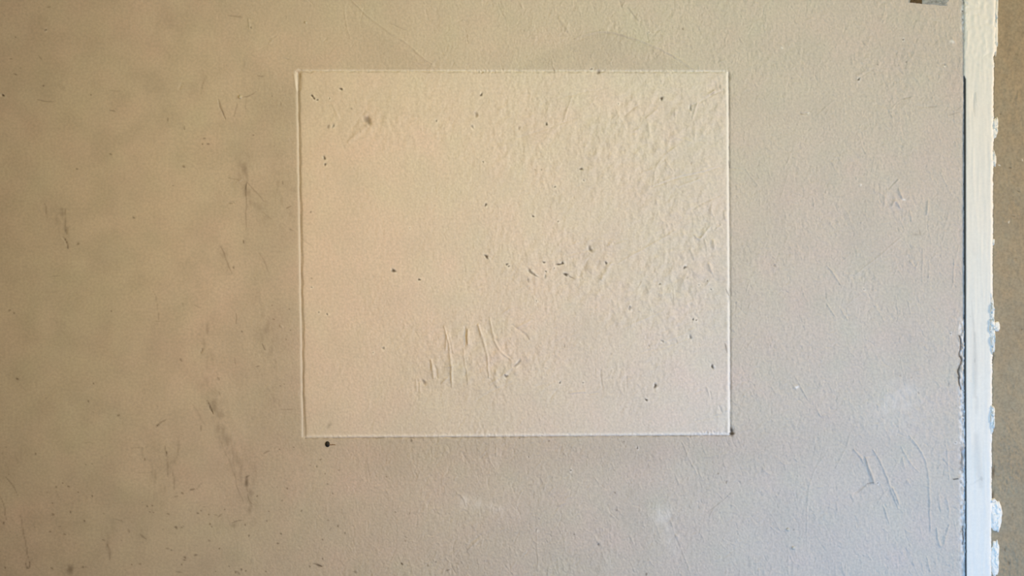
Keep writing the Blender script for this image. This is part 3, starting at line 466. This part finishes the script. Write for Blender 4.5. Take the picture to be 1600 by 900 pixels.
M_thread = paint('brown_thread', (.22, .12, .05), (.3, .2, .1), DARK, (.22, .12, .05), (.22, .12, .05))
M_grey = paint('blue_grey_old_paint', (.36, .37, .36), (.5, .5, .5), DARK, (.36, .37, .37), (.34, .35, .33), mott=.15)
M_shard = paint('dark_brown_shard', (.13, .085, .04), (.2, .2, .2), DARK, (.15, .10, .05), (.10, .07, .035), mott=.3)
M_steel = paint('painted_nail_head', (.80, .76, .68), (.9, .9, .9), DARK, (.8, .75, .68), (.8, .76, .68), rough=.4)

ROOM_L, ROOM_R, ZTOP = -2.6, 2.6, 2.75
py_top, py_bot = 450 - (ZTOP - CZ)/S, 450 + CZ/S
def ext(dense, lo, hi, step=40):
    a = np.arange(lo, dense[0] - 2, step) if lo < dense[0] else np.array([])
    b = np.arange(dense[-1] + step, hi, step) if hi > dense[-1] else np.array([])
    return np.concatenate([a, dense, b, [hi] if hi > dense[-1] else []]) if len(a) or len(b) or hi > dense[-1] else dense
rows = ext(np.arange(-12, 913, 1.0), py_top, py_bot)

# ------------------------------------------------------------------ left edge / right edge of the board in the picture
YY = np.arange(NY) - M
def ragged(seed):
    r = np.random.default_rng(seed); n = r.standard_normal(NY); F = np.fft.rfft(n); f = np.fft.rfftfreq(NY)
    F *= (f > .004)/(f + .02)**.9*(f < .28); o = np.fft.irfft(F, NY); return o/o.std()
gapL = (1506.0 + .25*ragged(92) + np.interp(YY, [0, 118, 126, 480, 600, 640, 900], [-.3, -.3, 0, .6, .6, 1.7, 2.6]))           # end of the cream wall
boardL = np.maximum(gapL + .25, 1507.2 + np.interp(YY, [0, 116, 124, 600, 640, 900], [-3, -3, .6, 1.0, 1.2, 1.9]))      # start of the board
cr = ragged(90); cr2 = ragged(91)
boardR = 1552.5 + np.interp(YY, [0, 80, 90, 450, 900], [3.0, 3.0, 0, -2.0, -4.0]) + .5*cr*np.interp(YY, [0, 85, 100, 900], [1.5, 1.5, .3, .5]) + .3*cr2
ragL = np.interp(YY, [0, 20, 45, 60, 110, 126, 495, 505, 640, 860, 900], [1, 1, .8, .1, .1, .25, .25, 1, 1, .8, .5])       # where the wall edge is broken

# ---- extra relief near the board on the cream wall (broken plaster edge)
yi = (GY + M).astype(int).clip(0, NY-1)
dE = gapL[yi] - GX
rag = ragL[yi]
edge_w = np.where(GY > 490, 9.0, 5.0)
near = np.exp(-(np.clip(dE, 0, 99)/edge_w)**4)*(dE > -6)
chipn = .7*bandnoise(7, 20, 95) + .5*bandnoise(4, 6, 98) + .6*bandnoise(14, 40, 99)
H += near*rag*(0.3 + 1.0*np.tanh(2.2*chipn))*np.where(GY > 490, 1, .7)
P = np.clip(P + near*rag*np.clip(.55 + .6*bandnoise(5, 10, 96), 0, 1), 0, 1)
cr_dark = near*rag*sm(.9, .2, np.abs(chipn)*3.2)*sm(.2, .9, bandnoise(9, 24, 97))
D = np.clip(D + .95*cr_dark, 0, .95)
for pts, wd, a in [([(1499, 525), (1501, 545), (1499, 558)], 1.2, .6), ([(1500, 558), (1502, 566), (1498, 575), (1498, 592)], 1.6, .6), ([(1498, 590), (1500, 608)], 1.3, .6), ([(1503, 700), (1502, 730), (1504, 735)], 2.4, .3),
                   ([(1505, 822), (1503, 835)], 1.0, .8), ([(1504, 835), (1505, 850)], 1.0, .5), ([(1508, 18), (1507, 26)], 1.4, .7), ([(1506, 0), (1507, 5)], 1.6, .85), ([(1489, 749), (1496, 747)], .8, .6)]:
    stroke(D, pts, wd*1.2, min(.95, a*1.7), 'max', taper=False, wob=.8); stroke(H, pts, wd, -1.8, wob=.8)
H += -1.2*np.exp(-(np.clip(dE, 0, 9)/1.2)**2)*(GY > 119)          # arris rolls over
D = np.clip(D, 0, .95)
A_ = np.ones_like(D)

# ------------------------------------------------------------------ the photographed wall
cols = np.concatenate([np.arange(-12, 330, 2.0), np.arange(330, 1500, 1.0)])
cols = ext(cols, 800 + ROOM_L/S, cols[-1] + .5)
tail = np.linspace(0, 1, 9)[1:]                      # last columns follow the broken edge
PX = np.tile(cols, (len(rows), 1)); PY = np.tile(rows[:, None], (1, len(cols)))
gl_rows = np.interp(rows, YY, gapL)
TX = 1499.5 + (gl_rows[:, None] - 1499.5)*tail[None, :]
PX = np.concatenate([PX, TX, gl_rows[:, None] + .1], 1); PY = np.concatenate([PY, np.tile(rows[:, None], (1, 9))], 1)
hh = lat(H, PX, PY) * in_lat(PX, PY)
hh[:, -1] = np.where(rows < 119, .5, -34)
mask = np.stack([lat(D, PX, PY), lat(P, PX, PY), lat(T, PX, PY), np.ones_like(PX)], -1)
mask[:, -1, 0] = np.where(rows < 119, .02, .93); mask[:, -1, 1] = np.where(rows < 119, .8, 0)  # wall's cut edge painted dark so the gap looks shaded
sds = np.minimum.reduce(quad_sds(PX, PY))
hh = hh - 3.0*sm(0.2, 1.6, sds)
keep = (sds[:-1, :-1] < 1.8) | (sds[1:, 1:] < 1.8)
wall = structure(grid_object('wall_back', wx(PX), -hh/1000, wz(PY), M_wall, mask, keep))

# ------------------------------------------------------------------ the patched-in panel
nu, nv = 676, 572
u = np.linspace(0, 1, nu)[None, :]; v = np.linspace(0, 1, nv)[:, None]
def bil(k): return TL[k]*(1-u)*(1-v) + TR[k]*u*(1-v) + BR[k]*u*v + BL[k]*(1-u)*v
QX, QY = bil(0), bil(1)
hp = lat(H, QX, QY)
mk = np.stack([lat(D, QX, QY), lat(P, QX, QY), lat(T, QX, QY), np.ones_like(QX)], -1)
# rim turned back so that the sheet has thickness
def rim(A, fill=None):
    A = np.concatenate([A[:1], A, A[-1:]], 0); return np.concatenate([A[:, :1], A, A[:, -1:]], 1)
QX, QY, hp, mk = rim(QX), rim(QY), rim(hp), rim(mk)
hp[0, :] = hp[-1, :] = -16; hp[:, 0] = hp[:, -1] = -16
panel = grid_object('wall_panel', wx(QX), -hp/1000, wz(QY), M_panel, mk)
thing(panel, 'large rectangular plastered panel patched into the cream wall, pitted and trowel-marked', 'wall panel')

# ------------------------------------------------------------------ white board (cover strip)
bw = np.linspace(0, 1, 45)
BLr, BRr = np.interp(rows, YY, boardL), np.interp(rows, YY, boardR)
BX = BLr[:, None] + (BRr - BLr)[:, None]*bw[None, :]
BY = np.tile(rows[:, None], (1, len(bw)))
grain = lat(bandnoise(6, 60, 110), BX, BY)*.10 + lat(bandnoise(12, 120, 111), BX, BY)*.12 + lat(bandnoise(9, 11, 113), BX, BY)*.22*np.interp(BY, [0, 90, 150], [1, .8, .15])
Dl = np.zeros_like(D); Hb = np.zeros_like(H); Pb = np.zeros_like(P)
for pts, wd, a in [([(1523, 145), (1521, 160), (1522, 182)], 1.6, .35), ([(1524, 145), (1525, 160)], 1, .4), ([(1520, 385), (1521, 400)], 3, .12), ([(1522, 520), (1523, 580), (1523, 620)], 3.5, .28), ([(1525, 620), (1524, 645)], 4, .22), ([(1522, 560), (1522, 566)], .9, .5), ([(1524, 680), (1526, 720), (1532, 760)], 8, .28), ([(1532, 745), (1533, 750)], 2.2, .4), ([(1517, 757), (1530, 748)], 1, .2),
                   ([(1517, 470), (1522, 535)], 1.0, .3), ([(1516, 280), (1519, 276)], 2, .12), ([(1520, 500), (1520, 620)], 6, .12), ([(1550, 102), (1550, 103)], .9, .5), ([(1511, 50), (1510, 70), (1512, 78)], .9, .3), ([(1515, 494), (1516, 495)], .8, .4), ([(1515, 594), (1517, 596)], 1.2, .2)]:
    stroke(Dl, pts, wd, a*.45, 'add')
for pts, wd, h in [([(1524, 0), (1527, 6)], 2, .8), ([(1535, 90), (1542, 84), (1552, 80)], 1.3, -.6), ([(1534, 90), (1533, 120)], 1.4, .4), ([(1511, 50), (1510, 78)], 1.4, .8), ([(1520, 148), (1519, 175)], 1.5, -.5), ([(1523, 145), (1526, 165)], 1.2, .5), ([(1538, 60), (1540, 80)], 1.4, .5), ([(1523, 0), (1523, 12)], 1.2, .5), ([(1528, 20), (1530, 40)], 1.4, .4), ([(1511, 594), (1518, 598)], 1.1, .4), ([(1512, 757), (1530, 746)], 1, .3)]:
    stroke(Hb, pts, wd, h)
hb = 4 + grain + lat(Hb, BX, BY)
xi = np.minimum(BX - BLr[:, None], 99); xr = BRr[:, None] - BX
hb += .5*np.interp(BY, [0, 50, 125], [1, .7, 0])*np.exp(-((xi - 3)/2.5)**2)*(1 + lat(crumb, BX, BY)*np.interp(BY, [0, 45, 60], [1.2, 1, .1]))
hb -= .7*np.exp(-(xi/1.1)**2) + 2.6*np.exp(-(xr/2.2)**2)*(1 + .4*np.interp(rows, YY, cr)[:, None]*np.ones_like(BX))
mkb = np.stack([lat(np.clip(Dl, 0, .8), BX, BY), .9*np.exp(-(xr/4)**2), np.clip(.55 + .25*lat(lownoise(50, 115), BX, BY), 0, 1), np.ones_like(BX)], -1)
BX = np.concatenate([BX[:, :1] - .05, BX, BX[:, -1:] + .3], 1); BY = np.concatenate([BY[:, :1], BY, BY[:, -1:]], 1)
hb = np.concatenate([np.full((len(rows), 1), -34.), hb, np.full((len(rows), 1), -12.)], 1)
mkb = np.concatenate([mkb[:, :1], mkb, mkb[:, -1:]], 1)
mkb[:, 0, 0] = .97; mkb[:, 1, 0] = .9; mkb[:, 0, 1] = mkb[:, 1, 1] = 0; mkb[rows < 119, :2, 0] = 0      # shade of the gap painted dark on the board's side
inl = ((rows > -15) & (rows < 915))[:, None]
board = structure(grid_object('trim_1', wx(BX), -hb/1000, wz(BY), M_board, mkb))

# ------------------------------------------------------------------ brown wall right of the board
cols2 = ext(np.arange(1546, 1613, 1.0), 1546, 800 + ROOM_R/S)
RX, RY = np.meshgrid(cols2, rows)
Hr = (bandnoise(6, 9, 120)*.05 + bandnoise(14, 22, 121)*.16 + lownoise(30, 122)*.3)
Dr = np.zeros_like(D); Pr = np.zeros_like(P)
rgh = blob(1575, 730, 22, 60, 0, 3) + blob(1578, 880, 22, 35, 0, 3) + .4*blob(1585, 320, 20, 60) + .3
Hr += bandnoise(5, 8, 123)*.22*rgh + bandnoise(9, 14, 124)*.18*rgh
for x, y, rx, ry, rot, a in [(1579, 262, 1.6, 1.4, 0, .7), (1592, 299, 2.4, 1.2, 20, .6), (1584, 338, 2.4, 1, 20, .45), (1588, 404, 2.2, 1, 20, .5), (1597, 515, 1.6, 1.2, 0, .8), (1564, 178, 1.3, 1.8, 0, .6), (1571, 860, 1.6, 2.2, 0, .7), (1577, 880, 2, 2.4, 0, .6), (1583, 804, 1.4, 2, 0, .5), (1570, 858, 1, 1, 0, .5), (1590, 85, 2, 2, 0, .2), (1566, 586, 1.5, 1.5, 0, .25),
                             (1553, 738, 1.8, 12, 0, .8), (1552, 775, 2.4, 8, 0, .8), (1552, 560, 2, 5, 20, .6), (1583, 640, 4, 1, 60, .3), (1600, 50, 8, 3, 0, .2), (1570, 118, 8, 3, 0, .15)]:
    spot(Dr, x, y, rx, ry, rot, a, 'max'); spot(Hr, x, y, rx*1.2, ry*1.2, rot, -1.2*a)
for pts, wd, h in [([(1583, 160), (1587, 150), (1590, 142)], 2, -.6), ([(1589, 162), (1591, 146)], 1.6, .5), ([(1592, 195), (1597, 180)], 1.8, -.5), ([(1582, 620), (1588, 595), (1590, 588)], 1.2, .5), ([(1570, 675), (1577, 660)], 1.8, .9), ([(1573, 662), (1580, 672)], 1.5, -.6), ([(1560, 692), (1575, 685)], 1.6, .5), ([(1580, 830), (1600, 823)], 1.2, .7), ([(1563, 835), (1572, 828)], 1.5, .6),
                   ([(1569, 690), (1574, 710), (1580, 736)], 2, .5), ([(1577, 730), (1582, 742)], 1.6, -.5), ([(1584, 845), (1590, 838)], 1.4, .6), ([(1562, 685), (1567, 700)], 1.5, .6)]:
    stroke(Hr, pts, wd, h)
Dr += .18*(blob(1575, 60, 30, 50, 0, 3))*np.clip(.6 + .5*lownoise(14, 130), 0, 1.4)*.6
spot(Pr, 1562, 258, 1.6, 1, 0, .8, 'max'); spot(Pr, 1577, 347, 1.4, 1.8, 20, .6, 'max'); spot(Pr, 1598, 250, 1, 1.6, 0, .6, 'max')
Tr = np.clip(.5 + .3*lownoise(30, 131) + .5*sm(200, 60, GY), 0, 1)
hr = lat(Hr, RX, RY)*in_lat(RX, RY) - 2.0
# sinks a little where it meets the board
hr -= 2.2*np.exp(-((RX - np.interp(rows, YY, boardR)[:, None])/1.6)**2)
mkr = np.stack([np.clip(lat(Dr, RX, RY), 0, .9), lat(Pr, RX, RY), lat(Tr, RX, RY), np.ones_like(RX)], -1)
wr = structure(grid_object('wall_right', wx(RX), -hr/1000, wz(RY), M_brown, mkr))

# ------------------------------------------------------------------ backing and floor
structure(box('backing_core', ROOM_L, ROOM_R, .034, .20, 0, ZTOP, M_core)).name = 'wall_backing'  # dark slab added behind everything to stop light coming through the gap
structure(box('floor', ROOM_L, ROOM_R, -3.6, .20, -.12, -.0005, M_floor))

# ------------------------------------------------------------------ small things on the wall
NB = np.clip(np.tanh(1.4*(.7*bandnoise(9, 22, 141) + .55*bandnoise(5, 8, 142))), -1, 1)
def lump(name, x, y, rx, ry, h, seed, mat, base=-2.0, nr=26, na=130, rag=.16, top=.5, parent=None, shape=None, rot=0):
    r = random.Random(seed); ph = [r.uniform(0, 6.28) for _ in range(8)]
    vs, fs = [], []
    cr_, sr_ = math.cos(rot), math.sin(rot)
    def outline(t):
        k = 1 + rag*(.5*math.sin(2*t + ph[0]) + .4*math.sin(3*t + ph[1]) + .35*math.sin(5*t + ph[2]) + .3*math.sin(9*t + ph[3]) + .22*math.sin(14*t + ph[4]))
        return k
    def P3(q, t, hh_):
        c_, s_ = math.cos(t), math.sin(t)
        n = 2.6; e = (abs(c_)**n + abs(s_)**n)**(-1/n)
        dx, dy = rx*q*outline(t)*c_*e, ry*q*outline(t)*s_*e
        dx, dy = dx*cr_ - dy*sr_, dx*sr_ + dy*cr_
        bumpy = .42*float(NB[min(NY-1, max(0, int(y + dy*1.0) + M)), min(NX-1, max(0, int(x + dx) + M))])
        bumpy -= 1.1*math.exp(-(bumpy/.07)**2)*(q < .93)
        return (wx(x + dx), -(base + hh_*(1 + top*bumpy))/1000, wz(y + dy))
    vs.append(P3(0, 0, h))
    for k in range(1, nr + 1):
        q = k/nr; hq = h*max(0, 1 - q**5)**.6
        for j in range(na): vs.append(P3(q, 2*math.pi*j/na, hq))
    for j in range(na):
        fs.append((0, 1 + (j+1) % na, 1 + j))
        for k in range(nr - 1):
            a = 1 + k*na + j; b = 1 + k*na + (j+1) % na
            fs.append((a, b, b + na, a + na))
    n0 = len(vs)
    for j in range(na):
        t = 2*math.pi*j/na; p = P3(1, t, 0); vs.append((p[0], p[1] + .0025, p[2]))
    for j in range(na):
        a = 1 + (nr-1)*na + j; b = 1 + (nr-1)*na + (j+1) % na; fs.append((a, b, n0 + (j+1) % na, n0 + j))
    fs.append(tuple(n0 + j for j in range(na))[::-1])
    fs = [tuple(reversed(f)) for f in fs]
    return simple_object(name, vs, fs, mat, parent=parent)

thing(lump('plaster_lump', 1556.5, 806, 9, 25, 5.5, 3, M_filler, rag=.10), 'largest white plaster lump, rounded, beside the white board low on the brown wall', 'plaster')
thing(lump('plaster_lump', 1555.2, 873, 6.6, 27, 4.5, 5, M_filler, rag=.14), 'lowest knobbly white plaster lump beside the white board, at the bottom of the photo', 'plaster')
thing(lump('plaster_lump', 1558, 510, 4.6, 8.2, 5, 8, M_filler, rag=.07), 'small oval white plaster blob on the brown wall beside the middle of the board', 'plaster')
thing(lump('plaster_lump', 1554.8, 199, 5.0, 16, 4.5, 11, M_filler, rag=.16), 'white crusty plaster lump on the right edge of the white board in its upper quarter', 'plaster')
thing(lump('plaster_lump', 1551.5, 782, 4.4, 3.0, 7, 14, M_filler, rag=.12, rot=-.5), 'tiny tilted white plaster chip sitting on top of the largest white lump', 'plaster')
thing(lump('filler_strip', 1556.0, 40, 4.0, 44, 4.0, 17, M_filler, rag=.22, nr=26, na=260, top=.9), 'ragged crumbly strip of white filler along the top right edge of the white board', 'filler')
thing(lump('filler_strip', 1549.5, 508, 4.6, 44, 8.2, 23, M_filler, rag=.20, nr=24, na=240, top=.6, base=-1), 'cracked strip of white filler along the middle right edge of the white board', 'filler')
thing(lump('filler_strip', 1549.6, 655, 4.2, 22, 8.2, 29, M_filler, rag=.20, nr=22, na=180, top=.6, base=-1), 'short cracked strip of white filler on the board edge below the middle strip', 'filler')
thing(lump('filler_strip', 1553.6, 248, 2.8, 12, 4.5, 31, M_filler, rag=.22), 'thin curl of white filler just under the crusty lump on the board edge', 'filler')
thing(lump('filler_strip', 1552.4, 378, 1.8, 5, 4.5, 33, M_filler, rag=.15), 'tiny white filler flake midway on the right edge of the white board', 'filler')

# black pin with its bit of brown thread
def dome(name, x, y, rx, ry, proud, mat, parent=None):
    vs, fs = [], []; na, nr = 24, 8
    vs.append((wx(x), -proud/1000, wz(y)))
    for k in range(1, nr+1):
        t = k/nr*math.pi/2
        for j in range(na):
            a = 2*math.pi*j/na; vs.append((wx(x + rx*math.sin(t)*math.cos(a)), -(proud*math.cos(t))/1000, wz(y + ry*math.sin(t)*math.sin(a))))
    for j in range(na): vs.append((wx(x + rx*math.cos(2*math.pi*j/na)), .0015, wz(y + ry*math.sin(2*math.pi*j/na))))
    for j in range(na):
        j2 = (j+1) % na; fs.append((0, 1+j, 1+j2))
        for k in range(nr): fs.append((1+k*na+j, 1+(k+1)*na+j, 1+(k+1)*na+j2, 1+k*na+j2))
    fs.append(tuple(1 + nr*na + j for j in range(na)))
    return simple_object(name, vs, fs, mat, parent=parent)
def tube(name, pts, r, mat, parent=None):
    cu = bpy.data.curves.new(name + '_path', 'CURVE'); cu.dimensions = '3D'; cu.bevel_depth = r; cu.bevel_resolution = 2; cu.use_fill_caps = True
    sp = cu.splines.new('POLY'); sp.points.add(len(pts)-1)
    for p, q in zip(sp.points, pts): p.co = (*q, 1)
    t = bpy.data.objects.new('tmp', cu); COL.objects.link(t)
    bpy.context.view_layer.update()
    me = bpy.data.meshes.new_from_object(t.evaluated_get(bpy.context.evaluated_depsgraph_get()))
    bpy.data.objects.remove(t); me.materials.clear(); me.materials.append(mat)
    return finish(bpy.data.objects.new(name, me), parent)
pin = bpy.data.objects.new('wall_pin', None); COL.objects.link(pin)
pin.location = (wx(511.7), 0, wz(694)); pin.empty_display_size = .01
thing(pin, 'black round-headed pin with brown thread stub, below the lower left corner of the panel', 'pin')
def under(o, root): o.parent = root; o.matrix_parent_inverse.identity(); [setattr(vv, 'co', vv.co - root.location) for vv in o.data.vertices]
hd = dome('pin_head', 511.7, 694, 3.9, 4.7, 3.2, M_nail); under(hd, pin)
th = tube('thread', [(wx(514), -.0018, wz(694.3)), (wx(518), -.0014, wz(694.9)), (wx(521), -.0010, wz(694.6)), (wx(524.5), -.0008, wz(695))], .0007, M_thread); under(th, pin)

for x, y, r, p, lb in [(375.3, 151.8, 2.8, 2.4, 'small painted-over nail head upper left of the panel, above the brown smears'),
                       (477.6, 35.3, 2.4, 2.2, 'small painted-over nail head near the top, above the upper left corner of the panel'),
                       (1231.3, 827.4, 2.6, 2.2, 'upper of the two painted-over nail heads low on the grey-lit wall right of the panel'),
                       (1239.8, 856, 2.8, 2.4, 'lower of the two painted-over nail heads low on the grey-lit wall right of the panel')]:
    thing(dome('nail_head', x, y, r, r, p, M_wall), lb, 'nail')

# peeled patch at the top edge: blue-grey old paint with a dark shard at its left end
def plate(name, poly, y0, y1, mat, seed, parent=None):
    # irregular flat chip: outline polygon, domed slightly, real thickness
    n = len(poly); cx = sum(p[0] for p in poly)/n; cy = sum(p[1] for p in poly)/n
    vs = []; K = 6; r = random.Random(seed)
    dense = []
    for a, b in zip(poly, poly[1:] + poly[:1]):
        for k in range(6):
            t = k/6; dense.append((a[0]*(1-t) + b[0]*t + r.uniform(-.35, .35), a[1]*(1-t) + b[1]*t + r.uniform(-.25, .25)))
    n = len(dense); vs.append((wx(cx), -y1/1000, wz(cy)))
    for k in range(1, K+1):
        q = k/K
        for p in dense: vs.append((wx(cx + (p[0]-cx)*q), -(y1 + .35*r.uniform(-1, 1)*(k < K) - .5*(k == K))/1000, wz(cy + (p[1]-cy)*q)))
    for p in dense: vs.append((wx(p[0]), -y0/1000, wz(p[1])))
    fs = []
    for j in range(n):
        j2 = (j+1) % n; fs.append((0, 1+j, 1+j2))
        for k in range(K): fs.append((1+k*n+j, 1+(k+1)*n+j, 1+(k+1)*n+j2, 1+k*n+j2))
    fs.append(tuple(1 + K*n + j for j in range(n)))
    o = simple_object(name, vs, fs, mat, smooth=False, parent=parent)
    return o
flake = bpy.data.objects.new('paint_flake', None); COL.objects.link(flake); flake.location = (wx(1450), 0, wz(4)); flake.empty_display_size = .02
thing(flake, 'torn blue-grey paint flake with dark brown left end, at the top near the board', 'paint flake')
a1 = plate('grey_patch', [(1440, -14), (1484, -14), (1482, 2), (1478, 5), (1480, 9), (1470, 9), (1458, 7), (1440, 6)], -1.0, 1.6, M_grey, 4); under(a1, flake)
a2 = plate('brown_shard', [(1426, -14), (1440, -14), (1440.5, 6), (1430, 4.6), (1422, 4)], -1.0, 2.2, M_shard, 9); under(a2, flake)
a2['label'] = 'dark brown shard'
